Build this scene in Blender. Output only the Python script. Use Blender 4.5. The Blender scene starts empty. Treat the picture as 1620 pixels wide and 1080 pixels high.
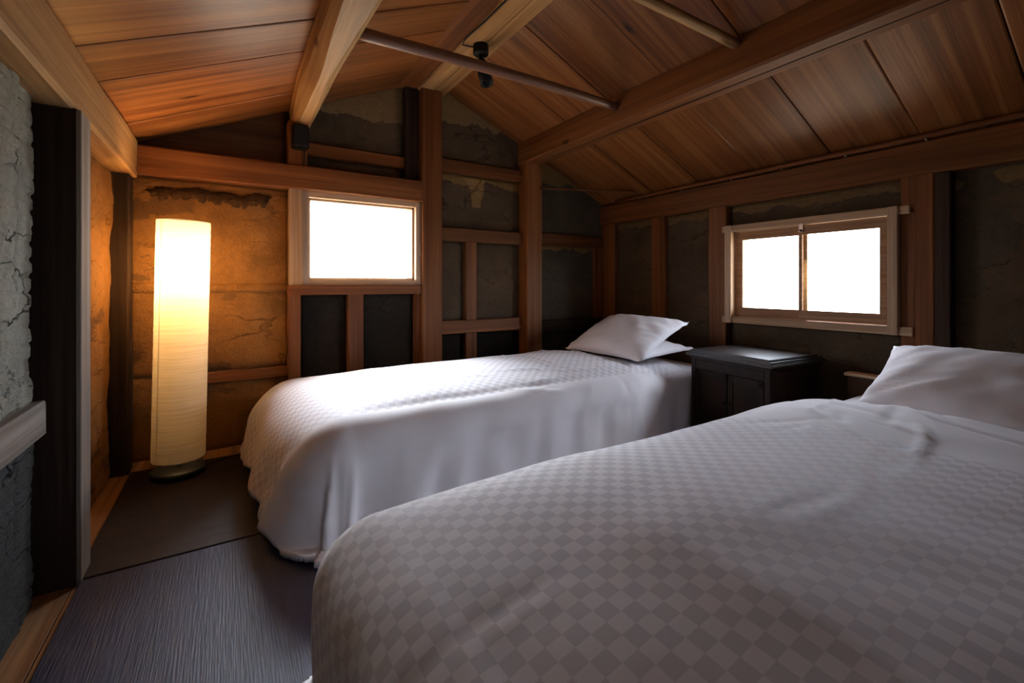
import bpy, bmesh, math, random
from mathutils import Vector, Matrix, noise

# ------------------------------------------------------------------ camera / world / exposure
K = 0.90 / 1.05          # numbers below are in units where the lens stands 1.05 high; K turns them into metres
FPX, HOR, CX = 708.0, 450.0, 810.0      # focal length, horizon row and centre column in 1620x1080 pixels
YAW = math.atan((810 - 363) / 708.0)
CAMH = 1.05
scene = bpy.context.scene
C = scene.collection

cam_d = bpy.data.cameras.new('camera')
cam_d.sensor_fit = 'HORIZONTAL'
cam_d.sensor_width = 36.0
cam_d.lens = FPX / 1620.0 * 36.0
cam_d.shift_y = -(540 - HOR) / 1620.0
cam_d.clip_start = 0.02
cam = bpy.data.objects.new('camera', cam_d)
C.objects.link(cam)
cam.location = (0, 0, CAMH * K)
cam.rotation_euler = (math.pi / 2, 0, -YAW)
scene.camera = cam

world = bpy.data.worlds.new('world')
scene.world = world
world.use_nodes = True
wn = world.node_tree
wn.nodes.clear()
w_out = wn.nodes.new('ShaderNodeOutputWorld')
w_bg = wn.nodes.new('ShaderNodeBackground')
w_tc = wn.nodes.new('ShaderNodeTexCoord')
w_sep = wn.nodes.new('ShaderNodeSeparateXYZ')
w_ramp = wn.nodes.new('ShaderNodeValToRGB')
w_map = wn.nodes.new('ShaderNodeMapRange')
w_map.inputs['From Min'].default_value = -0.12
w_map.inputs['From Max'].default_value = 0.12
wn.links.new(w_tc.outputs['Generated'], w_sep.inputs[0])
wn.links.new(w_sep.outputs['Z'], w_map.inputs['Value'])
wn.links.new(w_map.outputs['Result'], w_ramp.inputs['Fac'])
w_ramp.color_ramp.elements[0].color = (0.40, 0.35, 0.28, 1)     # sunlit ground outside
w_ramp.color_ramp.elements[1].color = (0.80, 0.87, 1.0, 1)      # hazy bright sky
wn.links.new(w_ramp.outputs['Color'], w_bg.inputs['Color'])
w_bg.inputs['Strength'].default_value = 25.0
wn.links.new(w_bg.outputs[0], w_out.inputs[0])

def portal(name, loc, rot, sx, sy):
    d = bpy.data.lights.new(name, 'AREA')
    d.shape = 'RECTANGLE'
    d.size = sx * K
    d.size_y = sy * K
    d.cycles.is_portal = True
    o = bpy.data.objects.new(name, d)
    C.objects.link(o)
    o.location = Vector(loc) * K
    o.rotation_euler = rot
    return o
# daylight portals in the two window openings (they only steer the sampling of the sky)
portal('window_light_portal', (0.84, 3.60, 1.37), (-math.pi / 2, 0, 0), 0.86, 0.64)
portal('window_light_portal', (3.48, 1.525, 1.13), (0, math.pi / 2, 0), 0.64, 1.0)

# hazy sun standing high beyond the gable: a very soft light falling through the gable window on the bed below it
sun_d = bpy.data.lights.new('hazy_sun', 'SUN')
sun_d.energy = 48.0
sun_d.angle = math.radians(46)
sun_d.color = (0.86, 0.93, 1.0)
sun = bpy.data.objects.new('hazy_sun', sun_d)
C.objects.link(sun)
sun.location = (0.8, 8.0, 8.0)
sun.rotation_euler = Vector((0.02, 0.95, 0.86)).to_track_quat('Z', 'Y').to_euler()

vs = scene.view_settings
vs.view_transform = 'Standard'
vs.look = 'None'
vs.gamma = 1.0
vs.use_curve_mapping = False
vs.exposure = 0.0

# ------------------------------------------------------------------ pixel helpers
_s, _c = math.sin(YAW), math.cos(YAW)
def ray(x, y):
    u = (x - CX) / FPX
    return Vector((_s + _c * u, _c - _s * u, (HOR - y) / FPX))
def onX(x, y, X): r = ray(x, y); return Vector((0, 0, CAMH)) + r * (X / r.x)
def onY(x, y, Y): r = ray(x, y); return Vector((0, 0, CAMH)) + r * (Y / r.y)
def onZ(x, y, Z): r = ray(x, y); return Vector((0, 0, CAMH)) + r * ((Z - CAMH) / r.z)

# ------------------------------------------------------------------ materials
def new_mat(name):
    m = bpy.data.materials.new(name)
    m.use_nodes = True
    nt = m.node_tree
    b = nt.nodes['Principled BSDF']
    return m, nt, b
def N(nt, typ, **kw):
    n = nt.nodes.new(typ)
    for k, v in kw.items():
        if k.startswith('i_'):
            n.inputs[k[2:].replace('_', ' ')].default_value = v
        else:
            setattr(n, k, v)
    return n
def ramp(nt, cols, fac=None):
    r = nt.nodes.new('ShaderNodeValToRGB')
    els = r.color_ramp.elements
    while len(els) < len(cols): els.new(0.5)
    for e, (p, c) in zip(els, cols):
        e.position = p
        e.color = (c[0], c[1], c[2], 1)
    if fac is not None: nt.links.new(fac, r.inputs['Fac'])
    return r
def coords(nt, scale, offset_random=True, rot=(0, 0, 0)):
    tc = N(nt, 'ShaderNodeTexCoord')
    mp = N(nt, 'ShaderNodeMapping')
    mp.inputs['Scale'].default_value = scale
    mp.inputs['Rotation'].default_value = rot
    if offset_random:
        oi = N(nt, 'ShaderNodeObjectInfo')
        mul = N(nt, 'ShaderNodeVectorMath', operation='SCALE')
        cmb = N(nt, 'ShaderNodeCombineXYZ')
        for i in range(3): nt.links.new(oi.outputs['Random'], cmb.inputs[i])
        nt.links.new(cmb.outputs[0], mul.inputs[0])
        mul.inputs['Scale'].default_value = 37.0
        add = N(nt, 'ShaderNodeVectorMath', operation='ADD')
        nt.links.new(tc.outputs['Object'], add.inputs[0])
        nt.links.new(mul.outputs[0], add.inputs[1])
        nt.links.new(add.outputs[0], mp.inputs['Vector'])
    else:
        nt.links.new(tc.outputs['Object'], mp.inputs['Vector'])
    return mp.outputs[0]
def mixc(nt, fac, a, b, mode='MIX'):
    m = N(nt, 'ShaderNodeMix', data_type='RGBA', blend_type=mode)
    def put(sock, v):
        if isinstance(v, (tuple, list)): sock.default_value = (v[0], v[1], v[2], 1)
        elif isinstance(v, (int, float)): sock.default_value = v
        else: nt.links.new(v, sock)
    put(m.inputs[0], fac); put(m.inputs[6], a); put(m.inputs[7], b)
    return m.outputs[2]
def bump(nt, b, height, strength, dist=0.01):
    bp = N(nt, 'ShaderNodeBump')
    bp.inputs['Strength'].default_value = strength
    bp.inputs['Distance'].default_value = dist
    nt.links.new(height, bp.inputs['Height'])
    nt.links.new(bp.outputs[0], b.inputs['Normal'])

def wood(name, dark, mid, light, axis='X', rough=0.55, knots=True, vary=0.25, fine=26.0, spec=0.3):
    """timber with grain running along one axis, broad colour bands, knots and a shade of its own for each piece"""
    m, nt, b = new_mat(name)
    along, ac = 0.38, 15.0
    sc = {'X': (along, ac, ac), 'Y': (ac, along, ac), 'Z': (ac, ac, along), 'B': (along, ac, 0.0)}[axis]
    v = coords(nt, sc)
    n1 = N(nt, 'ShaderNodeTexNoise', i_Scale=1.0, i_Detail=5.0, i_Roughness=0.6, i_Distortion=0.35)
    nt.links.new(v, n1.inputs['Vector'])
    f = fine
    sc2 = {'X': (1.5, f * 3, f * 3), 'Y': (f * 3, 1.5, f * 3), 'Z': (f * 3, f * 3, 1.5), 'B': (1.5, f * 3, 0.0)}[axis]
    v2 = coords(nt, sc2)
    n2 = N(nt, 'ShaderNodeTexNoise', i_Scale=1.0, i_Detail=3.0, i_Roughness=0.6, i_Distortion=0.3)
    nt.links.new(v2, n2.inputs['Vector'])
    r1 = ramp(nt, [(0.28, dark), (0.5, mid), (0.72, light)], n1.outputs['Fac'])
    g = ramp(nt, [(0.35, (0.62, 0.58, 0.55)), (0.6, (1, 1, 1))], n2.outputs['Fac'])
    col = mixc(nt, 0.75, r1.outputs[0], g.outputs[0], 'MULTIPLY')
    if knots:
        sk = {'X': (1.6, 4.0, 4.0), 'Y': (4.0, 1.6, 4.0), 'Z': (4.0, 4.0, 1.6), 'B': (1.6, 4.0, 0.0)}[axis]
        v3 = coords(nt, sk)
        vo = N(nt, 'ShaderNodeTexVoronoi', i_Scale=1.0, i_Randomness=1.0)
        nt.links.new(v3, vo.inputs['Vector'])
        kr = ramp(nt, [(0.03, (1, 1, 1)), (0.085, (0, 0, 0))], vo.outputs['Distance'])
        col = mixc(nt, kr.outputs[0], col, (dark[0] * 0.35, dark[1] * 0.3, dark[2] * 0.3))
    oi = N(nt, 'ShaderNodeObjectInfo')
    mr = N(nt, 'ShaderNodeMapRange')
    mr.inputs['To Min'].default_value = 1.0 - vary
    mr.inputs['To Max'].default_value = 1.0 + vary * 0.6
    nt.links.new(oi.outputs['Random'], mr.inputs['Value'])
    hs = N(nt, 'ShaderNodeHueSaturation')
    nt.links.new(mr.outputs[0], hs.inputs['Value'])
    nt.links.new(col, hs.inputs['Color'])
    nt.links.new(hs.outputs[0], b.inputs['Base Color'])
    b.inputs['Roughness'].default_value = rough
    b.inputs['Specular IOR Level'].default_value = spec
    bump(nt, b, n2.outputs['Fac'], 0.25, 0.004)
    return m

def plaster(name, base, other, bands=(), blotch=0.0, crack=0.25, stri=0.5, strength=0.6, horizontal='XY', tint=None):
    """earth plaster: blotchy colour, finger striations, cracks; bands = heights (in our units) above which the top coat has come off and the mud shows"""
    m, nt, b = new_mat(name)
    v = coords(nt, (1, 1, 1), False)
    big = N(nt, 'ShaderNodeTexNoise', i_Scale=3.2, i_Detail=7.0, i_Roughness=0.65)
    nt.links.new(v, big.inputs['Vector'])
    fine = N(nt, 'ShaderNodeTexNoise', i_Scale=70.0, i_Detail=4.0, i_Roughness=0.7)
    nt.links.new(v, fine.inputs['Vector'])
    vs_ = coords(nt, (2.2, 2.2, 42.0), False)
    st = N(nt, 'ShaderNodeTexNoise', i_Scale=1.0, i_Detail=3.0, i_Roughness=0.55, i_Distortion=0.6)
    nt.links.new(vs_, st.inputs['Vector'])
    c0 = ramp(nt, [(0.3, [x * 0.62 for x in base]), (0.5, base), (0.72, [min(1, x * 1.35) for x in base])], big.outputs['Fac'])
    col = mixc(nt, 0.35, c0.outputs[0], ramp(nt, [(0.3, (0.55, 0.55, 0.55)), (0.7, (1.15, 1.15, 1.15))], fine.outputs['Fac']).outputs[0], 'MULTIPLY')
    # cracks: edges of large distorted cells
    vc = coords(nt, (3.0, 3.0, 6.5), False)
    dn = N(nt, 'ShaderNodeTexNoise', i_Scale=4.0, i_Detail=4.0)
    nt.links.new(vc, dn.inputs['Vector'])
    dv = N(nt, 'ShaderNodeVectorMath', operation='SCALE')
    dv.inputs['Scale'].default_value = 0.55
    nt.links.new(dn.outputs['Color'], dv.inputs[0])
    da = N(nt, 'ShaderNodeVectorMath', operation='ADD')
    nt.links.new(vc, da.inputs[0]); nt.links.new(dv.outputs[0], da.inputs[1])
    vo = N(nt, 'ShaderNodeTexVoronoi', feature='DISTANCE_TO_EDGE', i_Scale=1.0)
    nt.links.new(da.outputs[0], vo.inputs['Vector'])
    cr = ramp(nt, [(0.0, (0, 0, 0)), (0.028, (1, 1, 1))], vo.outputs['Distance'])
    # only some of the cracks
    cm = ramp(nt, [(0.48, (0, 0, 0)), (0.6, (1, 1, 1))], big.outputs['Fac'])
    inv = N(nt, 'ShaderNodeMath', operation='SUBTRACT'); inv.inputs[0].default_value = 1.0
    nt.links.new(cr.outputs[0], inv.inputs[1])
    cf = N(nt, 'ShaderNodeMath', operation='MULTIPLY')
    nt.links.new(inv.outputs[0], cf.inputs[0]); nt.links.new(cm.outputs[0], cf.inputs[1])
    cfs = N(nt, 'ShaderNodeMath', operation='MULTIPLY'); cfs.inputs[1].default_value = crack * 3
    cfs.use_clamp = True
    nt.links.new(cf.outputs[0], cfs.inputs[0])
    col = mixc(nt, cfs.outputs[0], col, [x * 0.25 for x in base])
    tc = N(nt, 'ShaderNodeTexCoord')
    sep = N(nt, 'ShaderNodeSeparateXYZ')
    nt.links.new(tc.outputs['Object'], sep.inputs[0])
    edge = N(nt, 'ShaderNodeTexNoise', i_Scale=7.0, i_Detail=6.0, i_Roughness=0.6)
    nt.links.new(v, edge.inputs['Vector'])
    for z0, up in bands:
        a = N(nt, 'ShaderNodeMath', operation='MULTIPLY_ADD')        # z + noise*0.16
        a.inputs[1].default_value = 0.17
        nt.links.new(edge.outputs['Fac'], a.inputs[0]); nt.links.new(sep.outputs['Z'], a.inputs[2])
        s = N(nt, 'ShaderNodeMath', operation='GREATER_THAN')
        s.inputs[1].default_value = z0 * K + 0.085
        nt.links.new(a.outputs[0], s.inputs[0])
        col = mixc(nt, s.outputs[0], col, mixc(nt, 0.5, other, ramp(nt, [(0.3, [x * .5 for x in other]), (0.7, [x * 1.2 for x in other])], fine.outputs['Fac']).outputs[0]))
    if blotch:
        bl = N(nt, 'ShaderNodeTexNoise', i_Scale=2.6, i_Detail=8.0, i_Roughness=0.62)
        v9 = coords(nt, (1.0, 1.0, 2.2), False)
        nt.links.new(v9, bl.inputs['Vector'])
        br = ramp(nt, [(0.60 - blotch * 0.1, (0, 0, 0)), (0.62 - blotch * 0.1, (1, 1, 1))], bl.outputs['Fac'])
        col = mixc(nt, br.outputs[0], col, tint or other)
    nt.links.new(col, b.inputs['Base Color'])
    b.inputs['Roughness'].default_value = 0.93
    b.inputs['Specular IOR Level'].default_value = 0.15
    h1 = N(nt, 'ShaderNodeMath', operation='MULTIPLY_ADD'); h1.inputs[1].default_value = stri
    nt.links.new(st.outputs['Fac'], h1.inputs[0]); nt.links.new(fine.outputs['Fac'], h1.inputs[2])
    h2 = N(nt, 'ShaderNodeMath', operation='MULTIPLY_ADD'); h2.inputs[1].default_value = -1.2
    nt.links.new(cf.outputs[0], h2.inputs[0]); nt.links.new(h1.outputs[0], h2.inputs[2])
    h3 = N(nt, 'ShaderNodeMath', operation='MULTIPLY_ADD'); h3.inputs[1].default_value = 1.5
    nt.links.new(big.outputs['Fac'], h3.inputs[0]); nt.links.new(h2.outputs[0], h3.inputs[2])
    bump(nt, b, h3.outputs[0], strength, 0.012)
    return m

def plain(name, col, rough=0.5, metal=0.0, spec=0.4):
    m, nt, b = new_mat(name)
    b.inputs['Roughness'].default_value = rough
    b.inputs['Metallic'].default_value = metal
    b.inputs['Specular IOR Level'].default_value = spec
    v = coords(nt, (30, 30, 30))
    n = N(nt, 'ShaderNodeTexNoise', i_Scale=1.0, i_Detail=3.0)
    nt.links.new(v, n.inputs['Vector'])
    r = ramp(nt, [(0.3, [x * 0.85 for x in col]), (0.7, [min(1, x * 1.1) for x in col])], n.outputs['Fac'])
    nt.links.new(r.outputs[0], b.inputs['Base Color'])
    return m

def mat_weave(name, a, bcol, axis, rough=0.55):
    m, nt, b = new_mat(name)
    sc = (240, 9, 1) if axis == 'Y' else (9, 240, 1)
    v = coords(nt, sc, False)
    n = N(nt, 'ShaderNodeTexNoise', i_Scale=1.0, i_Detail=2.0, i_Roughness=0.5)
    nt.links.new(v, n.inputs['Vector'])
    sc2 = (22, 1.2, 1) if axis == 'Y' else (1.2, 22, 1)
    v2 = coords(nt, sc2, False)
    n2 = N(nt, 'ShaderNodeTexNoise', i_Scale=1.0, i_Detail=4.0, i_Roughness=0.6)
    nt.links.new(v2, n2.inputs['Vector'])
    ad = N(nt, 'ShaderNodeMath', operation='MULTIPLY_ADD'); ad.inputs[1].default_value = 0.6
    nt.links.new(n2.outputs['Fac'], ad.inputs[0]); nt.links.new(n.outputs['Fac'], ad.inputs[2])
    r = ramp(nt, [(0.55, a), (1.05, bcol)], ad.outputs[0])
    nt.links.new(r.outputs[0], b.inputs['Base Color'])
    b.inputs['Roughness'].default_value = rough
    b.inputs['Specular IOR Level'].default_value = 0.35
    wv = N(nt, 'ShaderNodeTexChecker', i_Scale=1.0)
    v3 = coords(nt, (260, 260, 1), False)
    nt.links.new(v3, wv.inputs['Vector'])
    ad2 = N(nt, 'ShaderNodeMath', operation='MULTIPLY_ADD'); ad2.inputs[1].default_value = 0.5
    nt.links.new(wv.outputs['Fac'], ad2.inputs[0]); nt.links.new(n.outputs['Fac'], ad2.inputs[2])
    bump(nt, b, ad2.outputs[0], 0.5, 0.003)
    return m

def linen(name, check=None):
    """white cotton; with check = (cell, t_lo, t_hi, s_hi): woven checkerboard inside that part of the cloth"""
    m, nt, b = new_mat(name)
    base = (0.80, 0.775, 0.81)
    b.inputs['Roughness'].default_value = 0.75
    b.inputs['Specular IOR Level'].default_value = 0.12
    b.inputs['Sheen Weight'].default_value = 0.1
    v = coords(nt, (500, 500, 500), False)
    n = N(nt, 'ShaderNodeTexNoise', i_Scale=1.0, i_Detail=1.0)
    nt.links.new(v, n.inputs['Vector'])
    if check:
        cell, tlo, thi, shi = check
        uv = N(nt, 'ShaderNodeUVMap', uv_map='cloth')
        sc = N(nt, 'ShaderNodeVectorMath', operation='SCALE'); sc.inputs['Scale'].default_value = 1.0 / cell
        nt.links.new(uv.outputs[0], sc.inputs[0])
        ck = N(nt, 'ShaderNodeTexChecker', i_Scale=1.0)
        nt.links.new(sc.outputs[0], ck.inputs['Vector'])
        sp = N(nt, 'ShaderNodeSeparateXYZ'); nt.links.new(uv.outputs[0], sp.inputs[0])
        def cmp(sock, op, val):
            q = N(nt, 'ShaderNodeMath', operation=op); q.inputs[1].default_value = val
            nt.links.new(sock, q.inputs[0]); return q.outputs[0]
        def mul(a, c_):
            q = N(nt, 'ShaderNodeMath', operation='MULTIPLY')
            nt.links.new(a, q.inputs[0]); nt.links.new(c_, q.inputs[1]); return q.outputs[0]
        mask = mul(mul(cmp(sp.outputs['Y'], 'GREATER_THAN', tlo), cmp(sp.outputs['Y'], 'LESS_THAN', thi)), cmp(sp.outputs['X'], 'LESS_THAN', shi))
        f = mul(mask, ck.outputs['Fac'])
        col = mixc(nt, f, base, (0.645, 0.62, 0.66))
        nt.links.new(col, b.inputs['Base Color'])
        rr = N(nt, 'ShaderNodeMapRange'); rr.inputs['To Min'].default_value = 0.85; rr.inputs['To Max'].default_value = 0.75
        nt.links.new(f, rr.inputs['Value']); nt.links.new(rr.outputs[0], b.inputs['Roughness'])
    else:
        b.inputs['Base Color'].default_value = (*base, 1)
    vw = coords(nt, (7, 15, 7), False)
    nw = N(nt, 'ShaderNodeTexNoise', i_Scale=1.0, i_Detail=3.0, i_Roughness=0.5, i_Distortion=0.3)
    nt.links.new(vw, nw.inputs['Vector'])
    ad = N(nt, 'ShaderNodeMath', operation='MULTIPLY_ADD'); ad.inputs[1].default_value = 0.05
    nt.links.new(n.outputs['Fac'], ad.inputs[0]); nt.links.new(nw.outputs['Fac'], ad.inputs[2])
    bump(nt, b, ad.outputs[0], 0.10, 0.008)
    return m

# timber colours (linear)
M = {}
for ax in 'XYZ':
    M['timber' + ax] = wood('red_brown_timber_' + ax, (0.12, 0.036, 0.010), (0.215, 0.076, 0.022), (0.30, 0.122, 0.040), ax)
    M['pale' + ax] = wood('pale_hewn_timber_' + ax, (0.32, 0.155, 0.052), (0.50, 0.285, 0.115), (0.64, 0.42, 0.20), ax, vary=0.12)
    M['new' + ax] = wood('fresh_cedar_' + ax, (0.44, 0.27, 0.15), (0.58, 0.40, 0.25), (0.68, 0.50, 0.34), ax, knots=False, vary=0.12, rough=0.5)
    M['old' + ax] = wood('blackened_old_timber_' + ax, (0.022, 0.014, 0.011), (0.045, 0.028, 0.020), (0.075, 0.05, 0.036), ax, knots=False, vary=0.2, rough=0.8, spec=0.12)
    M['grey' + ax] = wood('weathered_grey_timber_' + ax, (0.16, 0.13, 0.11), (0.29, 0.25, 0.21), (0.40, 0.36, 0.31), ax, knots=False, vary=0.15, rough=0.75)
    M['sash' + ax] = wood('window_sash_wood_' + ax, (0.30, 0.15, 0.07), (0.42, 0.23, 0.115), (0.50, 0.30, 0.16), ax, knots=False, vary=0.1)
M['board'] = wood('ceiling_board_wood', (0.13, 0.037, 0.009), (0.285, 0.102, 0.027), (0.43, 0.19, 0.062), 'B', vary=0.3, rough=0.42, spec=0.45)
M['floorwood'] = wood('floor_board_wood', (0.30, 0.15, 0.07), (0.42, 0.23, 0.11), (0.52, 0.31, 0.16), 'Y', vary=0.2, rough=0.45, knots=False)
GREY = (0.120, 0.082, 0.050)
MUD = (0.30, 0.185, 0.072)
M['plaster_grey'] = plaster('grey_clay_plaster', GREY, MUD, crack=0.2, stri=0.8)
M['plaster_lamp'] = plaster('ochre_mud_plaster', (0.27, 0.130, 0.040), (0.10, 0.055, 0.028), blotch=0.05, crack=0.10, stri=0.15, strength=0.8, tint=(0.15, 0.075, 0.03))
M['plaster_left'] = plaster('cracked_grey_plaster', (0.34, 0.325, 0.265), (0.12, 0.08, 0.05), crack=0.45, stri=1.3, strength=1.0)
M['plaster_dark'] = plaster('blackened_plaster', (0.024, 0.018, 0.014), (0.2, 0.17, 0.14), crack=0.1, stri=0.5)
M['wall_core'] = plaster('wall_core_clay', (0.10, 0.075, 0.05), MUD, crack=0.0, stri=0.2)
M['black'] = plain('black_metal', (0.009, 0.009, 0.010), 0.5, 0.0, 0.2)
M['steel'] = plain('bright_steel', (0.55, 0.55, 0.55), 0.3, 1.0)
M['cord'] = plain('black_cable', (0.015, 0.013, 0.012), 0.6)
M['lacquer'] = wood('dark_lacquered_wood', (0.012, 0.008, 0.007), (0.024, 0.013, 0.010), (0.042, 0.022, 0.015), 'Z', knots=False, vary=0.05, rough=0.34, spec=0.22)
M['lacquer_top'] = wood('dark_lacquered_top', (0.012, 0.008, 0.008), (0.02, 0.013, 0.012), (0.032, 0.02, 0.018), 'Y', knots=False, vary=0.05, rough=0.30, spec=0.9)
M['bedwood'] = wood('dark_bed_wood', (0.05, 0.022, 0.012), (0.085, 0.038, 0.02), (0.12, 0.058, 0.03), 'Y', knots=False, vary=0.1, rough=0.4)
M['mat_near'] = mat_weave('window_blued_woven_mat', (0.015, 0.017, 0.038), (0.032, 0.035, 0.076), 'Y', 0.55)  # the window's bluish reflection is mixed into this dark weave colour
M['mat_far'] = mat_weave('dark_brown_woven_mat', (0.015, 0.0105, 0.010), (0.038, 0.027, 0.025), 'X', 0.65)
M['sheet'] = linen('white_cotton')

def glass_mat():
    m, nt, b = new_mat('window_glass')
    out = nt.nodes['Material Output']
    tr = N(nt, 'ShaderNodeBsdfTransparent'); tr.inputs['Color'].default_value = (0.97, 0.98, 0.98, 1)
    gl = N(nt, 'ShaderNodeBsdfGlossy'); gl.inputs['Roughness'].default_value = 0.02
    mx = N(nt, 'ShaderNodeMixShader'); mx.inputs[0].default_value = 0.05
    nt.links.new(tr.outputs[0], mx.inputs[1]); nt.links.new(gl.outputs[0], mx.inputs[2])
    nt.links.new(mx.outputs[0], out.inputs['Surface'])
    return m
M['glass'] = glass_mat()
def paper_mat():
    m, nt, b = new_mat('lamp_washi_paper')
    out = nt.nodes['Material Output']
    v = coords(nt, (4, 4, 260), False)
    n = N(nt, 'ShaderNodeTexNoise', i_Scale=1.0, i_Detail=4.0, i_Roughness=0.6, i_Distortion=0.5)
    nt.links.new(v, n.inputs['Vector'])
    r = ramp(nt, [(0.30, (0.74, 0.64, 0.47)), (0.62, (0.90, 0.83, 0.68))], n.outputs['Fac'])
    df = N(nt, 'ShaderNodeBsdfDiffuse'); tl = N(nt, 'ShaderNodeBsdfTranslucent')
    nt.links.new(r.outputs[0], df.inputs['Color']); nt.links.new(r.outputs[0], tl.inputs['Color'])
    bp = N(nt, 'ShaderNodeBump'); bp.inputs['Strength'].default_value = 0.5; bp.inputs['Distance'].default_value = 0.004
    nt.links.new(n.outputs['Fac'], bp.inputs['Height']); nt.links.new(bp.outputs[0], df.inputs['Normal'])
    mx = N(nt, 'ShaderNodeMixShader'); mx.inputs[0].default_value = 0.5
    nt.links.new(df.outputs[0], mx.inputs[1]); nt.links.new(tl.outputs[0], mx.inputs[2])
    nt.links.new(mx.outputs[0], out.inputs['Surface'])
    return m
M['paper'] = paper_mat()
def bulb_mat():
    m, nt, b = new_mat('warm_bulb_glow')
    b.inputs['Emission Color'].default_value = (1.0, 0.62, 0.26, 1)
    b.inputs['Emission Strength'].default_value = 30.0
    return m
M['bulb'] = bulb_mat()

# ------------------------------------------------------------------ object helpers
def tag(o, label=None, cat=None, group=None, kind=None):
    if label: o['label'] = label
    if cat: o['category'] = cat
    if group: o['group'] = group
    if kind: o['kind'] = kind
    return o
def base_of(o):
    return Vector(o['_b']) if (o is not None and '_b' in o) else Vector((0, 0, 0))
BASES = {}
def obj(name, bm, mat, parent=None, smooth=False, base=None):
    """bm is in world units; becomes ONE mesh object, relative to its parent's base"""
    b0 = Vector(base) if base is not None else Vector((0, 0, 0))
    if parent is not None: pb = BASES.get(parent.name, Vector((0, 0, 0)))
    else: pb = Vector((0, 0, 0))
    org = pb if parent is not None else b0
    for v in bm.verts: v.co = (v.co - org) * K
    bmesh.ops.recalc_face_normals(bm, faces=bm.faces[:])
    me = bpy.data.meshes.new(name)
    bm.to_mesh(me); bm.free()
    me.materials.append(mat)
    if smooth:
        for p in me.polygons: p.use_smooth = True
    o = bpy.data.objects.new(name, me)
    C.objects.link(o)
    if parent is not None:
        o.parent = parent
        BASES[o.name] = pb
    else:
        o.location = b0 * K
        BASES[o.name] = b0
    return o
def thing(name, base, label=None, cat=None, group=None, kind=None):
    o = bpy.data.objects.new(name, None)
    o.empty_display_size = 0.05
    C.objects.link(o)
    o.location = Vector(base) * K
    BASES[o.name] = Vector(base)
    return tag(o, label, cat, group, kind)

def add_box(bm, x0, x1, y0, y1, z0, z1):
    r = bmesh.ops.create_cube(bm, size=1.0)
    for v in r['verts']:
        v.co = Vector(((x0 + x1) / 2 + v.co.x * (x1 - x0), (y0 + y1) / 2 + v.co.y * (y1 - y0), (z0 + z1) / 2 + v.co.z * (z1 - z0)))
    return r['verts']
def box(x0, x1, y0, y1, z0, z1, bev=0.004, seg=2):
    bm = bmesh.new()
    add_box(bm, x0, x1, y0, y1, z0, z1)
    if bev: bmesh.ops.bevel(bm, geom=bm.edges[:], offset=bev, segments=seg, affect='EDGES')
    return bm
def prism_xz(poly, y0, y1):
    bm = bmesh.new()
    a = [bm.verts.new((x, y0, z)) for x, z in poly]
    b = [bm.verts.new((x, y1, z)) for x, z in poly]
    n = len(poly)
    bm.faces.new(a); bm.faces.new(b[::-1])
    for i in range(n): bm.faces.new((a[i], b[i], b[(i + 1) % n], a[(i + 1) % n]))
    return bm
def timber(p0, p1, side, up, w, h, cham=0.012, wob=0.003, seg=14, seed=0, taper=None, waney=0.0):
    """hewn beam from p0 to p1 (p0, p1 = centre line); w along side, h along up; slightly uneven faces and chamfered arrises"""
    p0, p1, side, up = Vector(p0), Vector(p1), Vector(side).normalized(), Vector(up).normalized()
    bm = bmesh.new()
    rings = []
    for i in range(seg + 1):
        t = i / seg
        c = p0.lerp(p1, t)
        ww, hh = w, h
        if taper: f = taper(t); ww, hh = w * f[0], h * f[1]
        a, b = ww / 2, hh / 2
        ch = min(cham, a * 0.6, b * 0.6)
        pts = [(-a + ch, -b), (a - ch, -b), (a, -b + ch), (a, b - ch), (a - ch, b), (-a + ch, b), (-a, b - ch), (-a, -b + ch)]
        ring = []
        for j, (u, v) in enumerate(pts):
            q = Vector((seed * 3.1 + j * 0.9, t * 3.3, seed * 1.7))
            d = noise.noise(q) * wob + noise.noise(q * 3.1) * wob * 0.5
            wn_ = 0
            if waney and v < 0:
                wn_ = waney * (0.5 + noise.noise(Vector((seed + (1 if u > 0 else 7), t * 4.2, 2.2)))) 
            su = -1 if u > 0 else 1
            vv = v + d
            uu = u + d * (1 if u > 0 else -1)
            if waney and j in (0, 1, 2, 7):
                uu += su * max(0, wn_)
                if j in (2, 7): uu -= su * max(0, wn_) * 0.75; vv += max(0, wn_) * 0.9
            ring.append(bm.verts.new(c + side * uu + up * vv))
        rings.append(ring)
    for r0, r1 in zip(rings, rings[1:]):
        for j in range(8): bm.faces.new((r0[j], r0[(j + 1) % 8], r1[(j + 1) % 8], r1[j]))
    bm.faces.new(rings[0][::-1]); bm.faces.new(rings[-1])
    return bm
def tube(points, r, n=10, taper=None, wob=0.0, seed=0):
    bm = bmesh.new()
    pts = [Vector(p) for p in points]
    rings = []
    for i, p in enumerate(pts):
        d = (pts[min(i + 1, len(pts) - 1)] - pts[max(i - 1, 0)]).normalized()
        ref = Vector((0, 0, 1)) if abs(d.z) < 0.9 else Vector((1, 0, 0))
        a = d.cross(ref).normalized(); b = a.cross(d).normalized()
        rr = r * (taper(i / (len(pts) - 1)) if taper else 1)
        rings.append([bm.verts.new(p + (a * math.cos(2 * math.pi * k / n) + b * math.sin(2 * math.pi * k / n)) * rr * (1 + wob * noise.noise(Vector((k * 0.8, i * 0.35, seed))))) for k in range(n)])
    for r0, r1 in zip(rings, rings[1:]):
        for k in range(n): bm.faces.new((r0[k], r0[(k + 1) % n], r1[(k + 1) % n], r1[k]))
    bm.faces.new(rings[0][::-1]); bm.faces.new(rings[-1])
    return bm
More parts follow.
